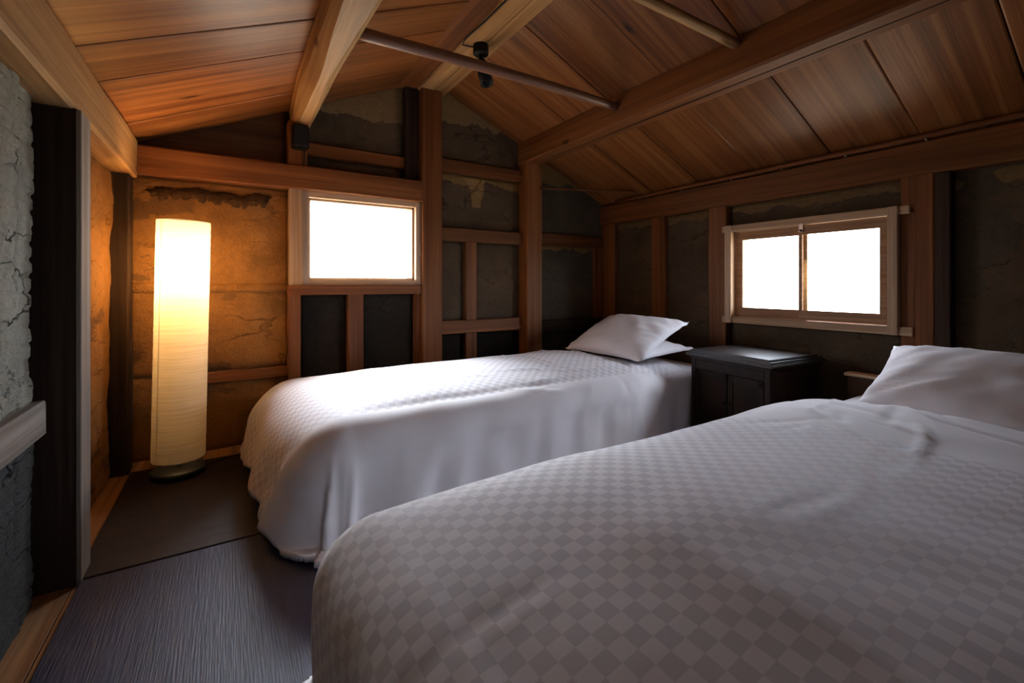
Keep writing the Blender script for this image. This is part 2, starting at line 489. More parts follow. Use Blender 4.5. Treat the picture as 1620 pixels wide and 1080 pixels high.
def lathe(center, profile, n=40, tilt=None):
    """profile: (radius, z) list, closed at the axis where radius is 0"""
    bm = bmesh.new()
    rings = []
    for r, z in profile:
        if r < 1e-6: rings.append([bm.verts.new((0, 0, z))])
        else: rings.append([bm.verts.new((r * math.cos(2 * math.pi * k / n), r * math.sin(2 * math.pi * k / n), z)) for k in range(n)])
    for a, b in zip(rings, rings[1:]):
        for k in range(n):
            k2 = (k + 1) % n
            if len(a) == 1 and len(b) == 1: continue
            if len(a) == 1: bm.faces.new((a[0], b[k], b[k2]))
            elif len(b) == 1: bm.faces.new((a[k], a[k2], b[0]))
            else: bm.faces.new((a[k], a[k2], b[k2], b[k]))
    if tilt is not None: bmesh.ops.transform(bm, matrix=tilt, verts=bm.verts[:])
    bmesh.ops.translate(bm, vec=Vector(center), verts=bm.verts[:])
    return bm
def panel_y(x0, x1, z0, z1, y, depth=0.05, res=0.035, rough=0.006, seed=0, top=None, edge_sink=0.008, groove=0.0):
    """uneven plaster panel facing -Y; top(x) optionally lowers the upper edge under a sloping roof"""
    bm = bmesh.new()
    nx = max(2, int((x1 - x0) / res)); nz = max(2, int((z1 - z0) / res))
    g = []
    for i in range(nx + 1):
        col = []
        x = x0 + (x1 - x0) * i / nx
        zt = min(z1, top(x)) if top else z1
        for j in range(nz + 1):
            z = z0 + (max(zt, z0 + 0.001) - z0) * j / nz
            q = Vector((x * 3 + seed, z * 3, seed * 2.3))
            d = noise.fractal(q, 0.8, 2.1, 4) * rough
            if groove:
                ph = z * 118 + 2.6 * noise.noise(Vector((x * 1.7, z * 2.2, seed))) + 9 * noise.noise(Vector((x * 0.9, seed, 3)))
                d -= groove * max(0.0, math.sin(ph)) ** 3 * (0.55 + noise.noise(Vector((x * 5, z * 7, 8))))
                for cx_ in (1.93, 1.70, 1.42):
                    q_ = (x - cx_ - 0.03 * noise.noise(Vector((z * 4, cx_ * 9, 0))) - 0.012 * noise.noise(Vector((z * 17, cx_, 0)))) / 0.008
                    d -= 0.012 * math.exp(-q_ * q_) * (0.6 + noise.noise(Vector((z * 3, cx_, 4))))
            e = min(i, nx - i, j, nz - j)
            col.append(bm.verts.new((x, y - d + (edge_sink if e == 0 else 0), z)))
        g.append(col)
    for i in range(nx):
        for j in range(nz): bm.faces.new((g[i][j], g[i + 1][j], g[i + 1][j + 1], g[i][j + 1]))
    # closed back
    rim = [g[i][0] for i in range(nx + 1)] + [g[nx][j] for j in range(1, nz + 1)] + [g[i][nz] for i in range(nx - 1, -1, -1)] + [g[0][j] for j in range(nz - 1, 0, -1)]
    back = [bm.verts.new((v.co.x, y + depth, v.co.z)) for v in rim]
    n = len(rim)
    for k in range(n): bm.faces.new((rim[k], back[k], back[(k + 1) % n], rim[(k + 1) % n]))
    bm.faces.new(back)
    return bm
def panel_x(y0, y1, z0, z1, x, facing=-1, **kw):
    """the same on a side wall; facing -1: looks to -X (right wall), +1: looks to +X (left wall)"""
    bm = panel_y(y0, y1, z0, z1, 0.0, **kw)
    for v in bm.verts:
        a, d, z = v.co
        v.co = Vector((x + d * (1 if facing < 0 else -1), a, z))
    return bm

# ------------------------------------------------------------------ room shell
SL = 0.44                                   # roof pitch
XL, XR, YG = -0.47, 3.27, 3.333
RIDGE = (XL + XR) / 2
def roof_l(x): return 1.90 + SL * (x - XL)
def roof_r(x): return 1.90 + SL * (XR - x)
def roof(x): return min(roof_l(x), roof_r(x))
YF = -1.45                                  # wall behind the camera

floor = obj('floor', box(-0.95, 3.75, YF - 0.3, 3.80, -0.16, -0.022, 0), M['wall_core'])
tag(floor, 'wooden board floor under the woven mats', 'floor', kind='structure')
fx = -0.62
k = 0
while fx < 3.40:
    obj('floor_board', box(fx + 0.0015, min(fx + 0.158, 3.42), YF, 3.46, -0.022, 0.0, 0.0015, 1), M['floorwood'], floor)
    fx += 0.16

# gable wall: core with the window hole, then timbers and plaster between them
HX0, HX1, HZ0, HZ1 = 0.405, 1.262, 1.05, 1.69
wb = bmesh.new()
for (a, b, c, d) in ((-0.95, HX0, -0.02, 1.80), (HX1, 3.75, -0.02, 1.80), (HX0, HX1, -0.02, HZ0), (HX0, HX1, HZ1, 1.80)):
    add_box(wb, a, b, 3.50, 3.58, c, d)
t = prism_xz([(-0.95, 1.80), (3.75, 1.80), (3.35, 1.98), (RIDGE, 2.86), (-0.55, 1.98)], 3.50, 3.58)
me_t = bpy.data.meshes.new('tmp'); t.to_mesh(me_t); t.free(); wb.from_mesh(me_t); bpy.data.meshes.remove(me_t)
wall_back = obj('wall_back', wb, M['wall_core'])
tag(wall_back, 'timber framed gable wall of clay plaster panels with small window', 'wall', kind='structure')
wr = bmesh.new()
for (a, b, c, d) in ((YF - 0.3, 1.03, -0.02, 1.99), (2.02, 3.80, -0.02, 1.99), (1.03, 2.02, -0.02, 0.81), (1.03, 2.02, 1.45, 1.99)):
    add_box(wr, 3.36, 3.46, a, b, c, d)
wall_right = obj('wall_right', wr, M['wall_core'])
tag(wall_right, 'timber framed side wall with two light sliding window', 'wall', kind='structure')
wall_left = obj('wall_left', box(-0.95, -0.60, YF - 0.3, 3.80, -0.02, 1.99, 0), M['wall_core'])
tag(wall_left, 'side wall of cracked grey plaster with dark post', 'wall', kind='structure')
wf = prism_xz([(-0.95, -0.02), (3.75, -0.02), (3.75, 1.80), (3.35, 1.98), (RIDGE, 2.86), (-0.55, 1.98), (-0.95, 1.80)], YF - 0.3, YF)
wall_front = obj('wall_front', wf, M['plaster_grey'])
tag(wall_front, 'plain clay plaster gable wall opposite the window', 'wall', kind='structure')

# roof: slab above, boards below it
cb = bmesh.new()
for sgn in (-1, 1):
    xe = RIDGE + sgn * 2.45
    ze = roof(RIDGE) - SL * 2.45
    pts = [(RIDGE, roof(RIDGE) + 0.035), (xe, ze + 0.035), (xe, ze + 0.14), (RIDGE, roof(RIDGE) + 0.14)]
    t = prism_xz(pts, YF - 0.35, 3.95)
    me_t = bpy.data.meshes.new('tmp'); t.to_mesh(me_t); t.free(); cb.from_mesh(me_t); bpy.data.meshes.remove(me_t)
ceiling = obj('ceiling', cb, M['oldX'])
tag(ceiling, 'pitched ceiling of wide brown boards', 'ceiling', kind='structure')
def ceiling_board(y0, y1, side, seed):
    """one board from eave to ridge, with a slightly uneven underside"""
    rnd = random.Random(seed)
    dz = rnd.uniform(0.0, 0.006)
    bm = bmesh.new()
    n, g = 10, 0.0028
    rows = []
    for i in range(n + 1):
        t_ = i / n
        x = RIDGE + side * (0.0 + t_ * (RIDGE - XL + 0.16))
        z = roof(RIDGE) - SL * abs(x - RIDGE) + dz
        rows.append([bm.verts.new((x, y0 + g, z + 0.003)), bm.verts.new((x, y0 + g + 0.006, z)), bm.verts.new((x, (y0 + y1) / 2, z + noise.noise(Vector((x * 1.3, y0 * 5, seed))) * 0.006)),
                     bm.verts.new((x, y1 - g - 0.006, z)), bm.verts.new((x, y1 - g, z + 0.003)), bm.verts.new((x, y1 - g, z + 0.034)), bm.verts.new((x, y0 + g, z + 0.034))])
    for a, b in zip(rows, rows[1:]):
        for j in range(7): bm.faces.new((a[j], a[(j + 1) % 7], b[(j + 1) % 7], b[j]))
    bm.faces.new(rows[0]); bm.faces.new(rows[-1][::-1])
    return bm
seams_r = [YF, -1.0, -0.45, 0.03, 0.48, 0.905, 1.345, 1.84, 2.31, 2.78, 3.20, 3.52]
seams_l = [YF, -1.05, -0.5, 0.0, 0.45, 0.88, 1.33, 1.76, 2.20, 2.53, 3.11, 3.52]
for side, seams in ((1, seams_r), (-1, seams_l)):
    for i, (a, b) in enumerate(zip(seams, seams[1:])):
        obj('ceiling_board', ceiling_board(a, b, side, i * 7 + side * 3), M['board'], ceiling)

# ------------------------------------------------------------------ big timbers
def under_roof(bm):
    for v in bm.verts: v.co.z = min(v.co.z, roof(v.co.x) - 0.003)
    return bm
def beam(name, bm, mat, label, cat='beam', group=None):
    return tag(obj(name, bm, mat, smooth=False), label, cat, group)
# eave beams
beam('eave_beam', timber((-0.535, YF, 1.775), (-0.535, 3.345, 1.775), (1, 0, 0), (0, 0, 1), 0.17, 0.225, 0.012, 0.006, 30, 3), M['paleY'],
     'squared pale eave beam running above the dark post and standing lamp')
beam('eave_beam', timber((3.345, YF, 1.757), (3.345, 3.49, 1.757), (1, 0, 0), (0, 0, 1), 0.15, 0.19, 0.008, 0.004, 24, 5), M['timberY'],
     'long brown eave beam running above the two light window')
# purlins
beam('purlin', under_roof(timber((2.34, YF, 2.265), (2.34, 3.50, 2.265), (1, 0, 0), (0, 0, 1), 0.18, 0.23, 0.012, 0.005, 28, 8)), M['timberY'],
     'squared brown purlin with a long drying crack under the boards above the beds')
purl = bpy.data.objects['purlin']
obj('drying_crack', tube([(2.352 + 0.006 * noise.noise(Vector((0, i * 0.4, 3))), -1.0 + i * 0.17, 2.1495) for i in range(25)], 0.0028, 6), M['oldY'], purl)
wany = lambda t_: (1.0 - 0.35 * max(0, (t_ - 0.86) / 0.14), 1.0)
beam('purlin', under_roof(timber((0.42, YF, 2.235), (0.42, 3.49, 2.235), (1, 0, 0), (0, 0, 1), 0.185, 0.21, 0.02, 0.012, 60, 21, taper=wany, waney=0.06)), M['paleY'],
     'rough hewn pale purlin with knotty underside ending over a black box')
# ridge: three long timbers side by side
rb = thing('ridge_beam', (RIDGE, 1.0, 2.60), 'ridge beam of three long timbers carrying a black spotlight', 'beam')
obj('side_board', box(1.105, 1.256, YF, 3.50, 2.600, 2.66, 0.006), M['timberY'], rb)
obj('ridge_timber', box(1.259, 1.386, YF, 3.50, 2.592, 2.70, 0.006), M['paleY'], rb)
obj('ridge_timber', box(1.389, 1.497, YF, 3.50, 2.597, 2.70, 0.006), M['paleY'], rb)
# gable tie beam and posts
beam('tie_beam', timber((-0.46, 3.42, 1.778), (1.276, 3.42, 1.778), (0, 1, 0), (0, 0, 1), 0.174, 0.165, 0.008, 0.004, 18, 11), M['timberX'],
     'horizontal red brown tie beam over the single pane window')
beam('wall_post', timber((1.3595, 3.43, 0), (1.3595, 3.43, 2.60), (1, 0, 0), (0, 1, 0), 0.171, 0.194, 0.008, 0.004, 20, 13), M['timberZ'],
     'tall brown post under the ridge beside the single pane window', 'post')
beam('wall_post', timber((2.35, 3.43, 0), (2.35, 3.43, 2.16), (1, 0, 0), (0, 1, 0), 0.17, 0.194, 0.008, 0.004, 18, 14), M['timberZ'],
     'brown post standing under the squared purlin by the bed with stacked pillows', 'post')
beam('wall_post', timber((-0.535, 2.19, 0), (-0.535, 2.19, 1.663), (1, 0, 0), (0, 1, 0), 0.172, 0.12, 0.006, 0.003, 18, 15), M['oldZ'],
     'blackened post projecting from the plaster wall in front of the lamp corner', 'post')
beam('wall_post', timber((-0.545, 3.28, 0), (-0.545, 3.28, 1.663), (1, 0, 0), (0, 1, 0), 0.15, 0.13, 0.008, 0.004, 16, 16), M['oldZ'],
     'dark corner post in the lamp light behind the standing lamp', 'post')
beam('wall_post', timber((3.345, 2.135, 0), (3.345, 2.135, 1.664), (1, 0, 0), (0, 1, 0), 0.15, 0.15, 0.006, 0.003, 14, 17), M['timberZ'],
     'brown post beside the two light window towards the gable corner', 'post')
beam('wall_post', timber((3.345, 0.883, 0), (3.345, 0.883, 1.664), (1, 0, 0), (0, 1, 0), 0.15, 0.085, 0.006, 0.003, 14, 18), M['timberZ'],
     'broad brown post between the two light window and a cracked plaster panel', 'post')
beam('wall_post', timber((3.36, 3.36, 0), (3.36, 3.36, 1.664), (1, 0, 0), (0, 1, 0), 0.15, 0.19, 0.006, 0.003, 14, 19), M['timberZ'],
     'corner post where the gable wall meets the eave beam behind the pillows', 'post')
# round poles between the purlins
pp = [Vector((0.509, 2.22, 2.262)).lerp(Vector((2.252, 2.22, 2.272)), i / 24) + Vector((0, 0, 0.012 * math.sin(i / 24 * math.pi))) for i in range(25)]
tag(obj('tie_pole', tube(pp, 0.031, 14, lambda t_: 1.0 - 0.08 * t_, 0.08, 4), wood('peeled_pole_wood', (0.12, 0.05, 0.028), (0.22, 0.10, 0.06), (0.31, 0.16, 0.10), 'X', knots=False, rough=0.35, spec=0.5), smooth=True),
    'round reddish pole spanning between the purlins in front of the spotlight', 'pole')
pp = [Vector((0.509, 1.36, 2.318)).lerp(Vector((2.252, 1.36, 2.314)), i / 24) for i in range(25)]
tag(obj('tie_pole', tube(pp, 0.026, 12, None, 0.12, 9), M['paleX'], smooth=True), 'pale weathered pole meeting the squared purlin with its bleached end', 'pole')
# thin brace in the corner
tag(obj('brace_rod', tube([(2.40, 3.345, 1.935), (2.85, 3.13, 1.93), (3.29, 2.905, 1.925)], 0.011, 8), M['timberX'], smooth=True),
    'thin wooden rod bracing the post to the corner eave', 'rod')
# conduit on the right eave
cd = thing('eave_conduit', (3.262, 1.0, 1.872), 'thin brown conduit clipped along the top of the eave beam', 'pipe')
obj('pipe', tube([(3.262, YF + 0.02 + i * 0.245, 1.874 + 0.002 * math.sin(i * 1.7)) for i in range(20)], 0.016, 10), M['timberY'], cd, True)
for y in (0.44, 0.87, 1.25, 1.63, 2.0, 2.45, 2.9):
    bm = box(3.245, 3.276, y - 0.006, y + 0.006, 1.846, 1.858, 0.002, 1)
    obj('clip', bm, M['steel'], cd)

# ------------------------------------------------------------------ gable wall infill
YP = 3.462
P = lambda name, *a, mat='plaster_grey', **k: obj(name, panel_y(*a, **k), M[mat] if isinstance(mat, str) else mat, wall_back, True)
def rail(x0, x1, z0, z1, y0=3.405, mat='timberX', name='rail', seed=0, par=None):
    return obj(name, timber((x0, (y0 + 3.51) / 2, (z0 + z1) / 2), (x1, (y0 + 3.51) / 2, (z0 + z1) / 2), (0, 1, 0), (0, 0, 1), 3.51 - y0, z1 - z0, 0.005, 0.003, 10, seed), M[mat], par or wall_back)
def stud(x0, x1, z0, z1, y0=3.405, mat='timberZ', seed=0, name='stud'):
    return obj(name, timber(((x0 + x1) / 2, (y0 + 3.51) / 2, z0), ((x0 + x1) / 2, (y0 + 3.51) / 2, z1), (1, 0, 0), (0, 1, 0), x1 - x0, 3.51 - y0, 0.005, 0.003, 10, seed), M[mat], wall_back)
lampM = M['plaster_lamp']
# behind the lamp: mud plaster in three fields with two rough mud covered rails
P('plaster_panel', -0.50, 0.345, 1.03, 1.70, 3.405, mat='plaster_lamp', seed=1, rough=0.012, res=0.03)
P('plaster_panel', -0.50, 0.345, 0.50, 1.03, 3.412, mat='plaster_lamp', seed=2, rough=0.012, res=0.03)
P('plaster_panel', -0.50, 0.345, 0.0, 0.50, 3.418, mat='plaster_lamp', seed=3, rough=0.012, res=0.03)
P('mud_ridge', -0.49, 0.343, 1.00, 1.055, 3.392, mat='plaster_lamp', seed=6, rough=0.012, res=0.015, depth=0.06)
rail(-0.30, 0.343, 0.425, 0.495, 3.398, 'timberX', seed=33)
# dark patch where the mud has fallen off under the tie beam
def flake():
    bm = bmesh.new()
    rnd = random.Random(5)
    top, bot = [], []
    n = 90
    for i in range(n + 1):
        x = -0.42 + 0.66 * i / n
        zt = 1.640 - 0.03 * noise.noise(Vector((x * 9, 1.0, 0))) - 0.014 * noise.noise(Vector((x * 45, 4.0, 0))) - 0.03 * max(0, 1 - i / 12)
        w_ = (0.075 + 0.05 * noise.noise(Vector((x * 6, 7.0, 0))) + 0.035 * noise.noise(Vector((x * 24, 3.0, 0))) + 0.018 * noise.noise(Vector((x * 70, 6.0, 0)))) * min(1, i / 9, (n - i) / 6 + 0.1)
        top.append(bm.verts.new((x, 3.3965, zt))); bot.append(bm.verts.new((x, 3.3965, zt - max(0.004, w_))))
    tb = [bm.verts.new((v.co.x, 3.408, v.co.z)) for v in top]; bb = [bm.verts.new((v.co.x, 3.408, v.co.z)) for v in bot]
    for i in range(n):
        bm.faces.new((top[i], top[i + 1], bot[i + 1], bot[i]))
        bm.faces.new((top[i], tb[i], tb[i + 1], top[i + 1])); bm.faces.new((bot[i], bot[i + 1], bb[i + 1], bb[i]))
        bm.faces.new((tb[i], bb[i], bb[i + 1], tb[i + 1]))
    bm.faces.new((top[0], bot[0], bb[0], tb[0])); bm.faces.new((top[n], tb[n], bb[n], bot[n]))
    return bm
obj('dark_mud_patch', flake(), plaster('dark_mud', (0.085, 0.042, 0.017), MUD, crack=0.2, stri=0.2, strength=1.0), wall_back, True)
# upper left: above the tie beam
P('plaster_panel', -0.50, 0.33, 1.85, 2.30, YP, seed=4, mat=wood('dark_gable_board', (0.06, 0.032, 0.018), (0.10, 0.055, 0.03), (0.14, 0.08, 0.045), 'X', knots=False), top=lambda x: roof(x) + 0.02, rough=0.003)
mat_ul = plaster('grey_plaster_worn_top', GREY, (0.27, 0.185, 0.09), bands=((2.30, 1),), crack=0.35, stri=1.0)
P('plaster_panel', 0.44, 1.17, 2.05, 2.72, YP, mat=mat_ul, seed=5, top=lambda x: roof(x) + 0.02)
P('plaster_panel', 0.44, 1.17, 1.85, 1.965, YP, seed=7, mat='plaster_grey')
rail(0.44, 1.17, 1.962, 2.052, 3.43, seed=40)
stud(0.335, 0.455, 1.86, 2.16, 3.365, seed=41)
stud(1.165, 1.276, 1.86, 2.61, 3.40, 'oldZ', seed=42)
# below the window
stud(0.335, 0.412, 0.0, 0.98, 3.35, seed=43)
stud(0.722, 0.834, 0.0, 0.98, 3.36, seed=44)
stud(1.228, 1.276, 0.0, 0.98, 3.38, seed=45)
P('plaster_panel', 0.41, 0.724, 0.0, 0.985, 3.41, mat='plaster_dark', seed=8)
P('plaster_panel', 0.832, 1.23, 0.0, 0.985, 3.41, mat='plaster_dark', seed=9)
# bay between the two tall posts
mat_a = plaster('grey_plaster_under_rail', GREY, MUD, bands=((1.915, 1),), crack=0.4, stri=1.0)
mat_b = plaster('grey_plaster_gable_top', GREY, (0.30, 0.205, 0.095), bands=((2.42, 1),), crack=0.35, stri=1.0)
P('plaster_panel', 1.44, 2.27, 2.08, 2.72, YP, mat=mat_b, seed=10, top=lambda x: roof(x) + 0.02)
rail(1.44, 2.27, 1.985, 2.088, 3.41, seed=46)
P('plaster_panel', 1.44, 2.27, 1.52, 1.99, YP, mat=mat_a, seed=11)
# a tongue of yellow mud running down over the grey coat
def tongue():
    bm = bmesh.new()
    n = 22
    L, R = [], []
    for i in range(n + 1):
        t_ = i / n
        z = 1.97 - 0.25 * t_
        wdt = 0.085 * (1 - t_ * 0.55) + 0.02 * noise.noise(Vector((z * 16, 2, 0))) + (0.05 * (1 - t_ * 6) if t_ < 1 / 6 else 0)
        cx_ = 1.815 + 0.02 * noise.noise(Vector((z * 9, 5, 0)))
        L.append(bm.verts.new((cx_ - wdt, YP - 0.009, z))); R.append(bm.verts.new((cx_ + wdt, YP - 0.009, z)))
    Lb = [bm.verts.new((v.co.x - 0.006, YP + 0.012, v.co.z)) for v in L]; Rb = [bm.verts.new((v.co.x + 0.006, YP + 0.012, v.co.z)) for v in R]
    for i in range(n):
        bm.faces.new((L[i], R[i], R[i + 1], L[i + 1])); bm.faces.new((L[i], L[i + 1], Lb[i + 1], Lb[i])); bm.faces.new((R[i], Rb[i], Rb[i + 1], R[i + 1]))
    bm.faces.new((L[n], R[n], Rb[n], Lb[n])); bm.faces.new((L[0], Lb[0], Rb[0], R[0]))
    return bm
obj('mud_tongue', tongue(), plaster('yellow_mud', MUD, MUD, crack=0.2, stri=0.2, strength=0.8), wall_back, True)
rail(1.44, 2.27, 1.412, 1.522, 3.40, seed=47)
P('plaster_panel', 1.44, 1.70, 0.74, 1.418, YP, seed=12)
P('plaster_panel', 1.795, 2.27, 0.74, 1.418, YP, seed=13)
stud(1.695, 1.80, 0.745, 1.415, 3.415, seed=48)
rail(1.44, 2.27, 0.64, 0.75, 3.40, seed=49)
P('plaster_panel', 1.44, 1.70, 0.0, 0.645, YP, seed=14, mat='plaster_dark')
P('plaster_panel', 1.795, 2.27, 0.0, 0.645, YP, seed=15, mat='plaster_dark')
stud(1.695, 1.80, 0.0, 0.645, 3.415, seed=50)
# bay between the post and the corner
mat_c = plaster('grey_plaster_corner_top', (0.12, 0.098, 0.068), MUD, bands=((2.03, 1),), crack=0.2, stri=0.8)
mat_d = plaster('grey_plaster_corner', (0.115, 0.095, 0.07), MUD, bands=((1.385, 1),), crack=0.1, stri=0.8)
P('plaster_panel', 2.43, 3.36, 1.53, 2.30, YP, mat=mat_c, seed=16, top=lambda x: roof(x) + 0.02)
rail(2.43, 3.36, 1.43, 1.54, 3.425, seed=51)
P('plaster_panel', 2.43, 3.36, 0.70, 1.435, YP, mat=mat_d, seed=17)
rail(2.43, 3.36, 0.60, 0.71, 3.425, 'oldX', seed=52)
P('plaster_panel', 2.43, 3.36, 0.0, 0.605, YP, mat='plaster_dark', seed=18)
stud(3.17, 3.27, 0.70, 1.435, 3.43, seed=53)

# ------------------------------------------------------------------ left wall infill
def PL(name, *a, mat, **k): return obj(name, panel_x(*a, facing=1, **k), mat, wall_left, True)
PL('plaster_panel', 0.9, 2.07, 0.665, 1.67, -0.535, mat=M['plaster_left'], seed=21, rough=0.018, res=0.0085, depth=0.06, groove=0.010)
PL('plaster_panel', 0.9, 2.07, 0.0, 0.56, -0.545, mat=plaster('dark_grey_cracked_plaster', (0.075, 0.073, 0.068), MUD, crack=0.45, stri=1.0, strength=1.0), seed=22, rough=0.014, res=0.0085, depth=0.05, groove=0.006)
obj('rail', timber((-0.555, YF, 0.612), (-0.555, 2.06, 0.612), (1, 0, 0), (0, 0, 1), 0.09, 0.112, 0.006, 0.006, 20, 60), M['greyY'], wall_left)
PL('plaster_panel', YF, 0.9, 0.665, 1.67, -0.535, mat=M['plaster_left'], seed=24, rough=0.018, depth=0.06)
PL('plaster_panel', YF, 0.9, 0.0, 0.56, -0.545, mat=M['plaster_left'], seed=25, rough=0.018, depth=0.05)
PL('plaster_panel', 2.25, 3.22, 0.0, 1.67, -0.545, mat=M['plaster_lamp'], seed=23, rough=0.014, res=0.03, depth=0.05)
obj('light_shade_edge', box(-0.453, -0.438, 2.128, 2.252, 0.0, 1.66, 0.003, 1), M['greyZ'], wall_left)  # post's weathered side, paled to carry the window light on it

# ------------------------------------------------------------------ right wall infill
XP = 3.328
def PR(name, *a, mat, **k): return obj(name, panel_x(*a, facing=-1, **k), M[mat] if isinstance(mat, str) else mat, wall_right, True)
def rail_y(y0, y1, z0, z1, x0=3.30, mat='timberY', seed=0, name='rail'):
    return obj(name, timber(((x0 + 3.37) / 2, y0, (z0 + z1) / 2), ((x0 + 3.37) / 2, y1, (z0 + z1) / 2), (1, 0, 0), (0, 0, 1), 3.37 - x0, z1 - z0, 0.004, 0.002, 8, seed), M[mat], wall_right)
def stud_y(y0, y1, z0, z1, x0=3.295, mat='timberZ', seed=0):
    return obj('stud', timber(((x0 + 3.37) / 2, (y0 + y1) / 2, z0), ((x0 + 3.37) / 2, (y0 + y1) / 2, z1), (1, 0, 0), (0, 1, 0), 3.37 - x0, y1 - y0, 0.004, 0.002, 8, seed), M[mat], wall_right)
mat_r = plaster('side_wall_plaster', (0.105, 0.074, 0.047), (0.20, 0.13, 0.06), bands=((1.60, 1),), crack=0.3, stri=1.0)
mat_rr = plaster('side_wall_cracked_plaster', (0.12, 0.083, 0.05), (0.22, 0.14, 0.062), bands=((1.57, 1),), crack=0.6, stri=1.0)
PR('plaster_panel', 2.81, 3.28, 0.0, 1.67, XP, mat=mat_r, seed=31)
stud_y(2.66, 2.81, 0.0, 1.665, seed=61)
PR('plaster_panel', 2.205, 2.665, 0.0, 1.67, XP, mat=mat_r, seed=32)
PR('plaster_panel', 0.985, 2.065, 1.44, 1.67, XP, mat=mat_r, seed=33)
PR('plaster_panel', 0.985, 2.065, 0.0, 0.82, XP, mat=mat_r, seed=34)
stud_y(0.925, 0.99, 0.0, 1.665, 3.285, seed=62)
PR('plaster_panel', YF, 0.845, 0.0, 1.67, XP + 0.03, mat=mat_rr, seed=35, rough=0.01)
obj('light_shade_edge', box(3.275, 3.36, 0.775, 0.842, 0.0, 1.66, 0.004), M['oldZ'], wall_right)  # dark strip drawn for the shadow beside the post

# ------------------------------------------------------------------ windows
w1 = thing('window_1', (0.84, 3.42, 1.05), 'small single pane window with pale board casing in the gable wall', 'window', kind='structure')
obj('side_casing', box(0.338, 0.425, 3.338, 3.52, 1.045, 1.698, 0.003), M['newZ'], w1)
obj('jamb', box(0.422, 0.462, 3.355, 3.585, 1.05, 1.69, 0.003), M['newZ'], w1)
obj('jamb', box(1.232, 1.272, 3.355, 3.585, 1.05, 1.69, 0.003), M['newZ'], w1)
obj('head', box(0.425, 1.27, 3.362, 3.585, 1.655, 1.70, 0.003), M['newX'], w1)
obj('sill', box(0.425, 1.27, 3.362, 3.585, 1.046, 1.085, 0.003), M['newX'], w1)
obj('sill_board', box(0.333, 1.262, 3.325, 3.50, 0.978, 1.046, 0.005), M['timberX'], w1)
sash = obj('sash', box(0.462, 0.478, 3.40, 3.43, 1.085, 1.655, 0.002), M['newZ'], w1)
obj('sash_rail', box(0.462, 1.232, 3.40, 3.43, 1.085, 1.100, 0.002), M['newX'], w1)
obj('sash_rail', box(0.462, 1.232, 3.40, 3.43, 1.640, 1.655, 0.002), M['newX'], w1)
obj('sash_stile', box(1.216, 1.232, 3.40, 3.43, 1.085, 1.655, 0.002), M['newZ'], w1)
obj('pane', box(0.476, 1.218, 3.413, 3.417, 1.098, 1.642, 0), M['glass'], w1)

w2 = thing('window_2', (3.25, 1.525, 0.757), 'sliding window of two panes in a pale projecting casing', 'window', kind='structure')
def wx(name, y0, y1, z0, z1, x0, x1, mat): return obj(name, box(x0, x1, y0, y1, z0, z1, 0.003), M[mat], w2)
wx('casing_rail', 0.943, 2.088, 1.455, 1.503, 3.262, 3.35, 'newY')
wx('casing_rail', 0.930, 2.088, 0.757, 0.806, 3.262, 3.35, 'newY')
wx('casing_stile', 2.005, 2.057, 0.757, 1.503, 3.248, 3.34, 'newZ')
wx('casing_stile', 0.993, 1.042, 0.757, 1.503, 3.248, 3.34, 'newZ')
for z0, z1 in ((1.448, 1.47), (0.79, 0.812)): wx('reveal', 1.035, 2.012, z0, z1, 3.30, 3.465, 'newY')
for y0, y1 in ((1.995, 2.015), (1.032, 1.05)): wx('reveal', y0, y1, 0.80, 1.46, 3.30, 3.465, 'newZ')
def sash2(y0, y1, x0, stl, str_):
    s_ = wx('sash', y0, y1, 0.812, 0.876, x0, x0 + 0.024, 'sashY')
    for a in (((y0, y1, 1.388, 1.448)), (y1 - stl, y1, 0.874, 1.39), (y0, y0 + str_, 0.874, 1.39)):
        obj('sash_bar', box(x0, x0 + 0.024, a[0], a[1], a[2], a[3], 0.002), M['sashY'], s_)
    obj('pane', box(x0 + 0.010, x0 + 0.013, y0 + str_ - 0.002, y1 - stl + 0.002, 0.873, 1.391, 0), M['glass'], s_)
sash2(1.495, 1.996, 3.305, 0.050, 0.040)
sash2(1.050, 1.535, 3.275, 0.022, 0.036)
lt = obj('latch', box(3.262, 3.276, 1.500, 1.528, 1.405, 1.462, 0.002, 1), M['steel'], w2)
obj('latch_knob', box(3.250, 3.263, 1.507, 1.520, 1.408, 1.422, 0.003, 1), M['black'], w2)

# ------------------------------------------------------------------ woven mats
def mat_slab(x0, x1, y0, y1, th, seed):
    bm = box(x0, x1, y0, y1, 0.0, th, 0.003, 2)
    return bm
tag(obj('woven_mat', mat_slab(-0.443, 1.62, -0.9, 2.137, 0.012, 1), M['mat_near']), 'dark woven floor mat coloured with bluish window light between the cracked wall and the beds', 'mat')
tag(obj('woven_mat', mat_slab(-0.462, 1.62, 2.142, 3.215, 0.014, 2), M['mat_far']), 'dark brown woven floor mat under the standing lamp', 'mat')

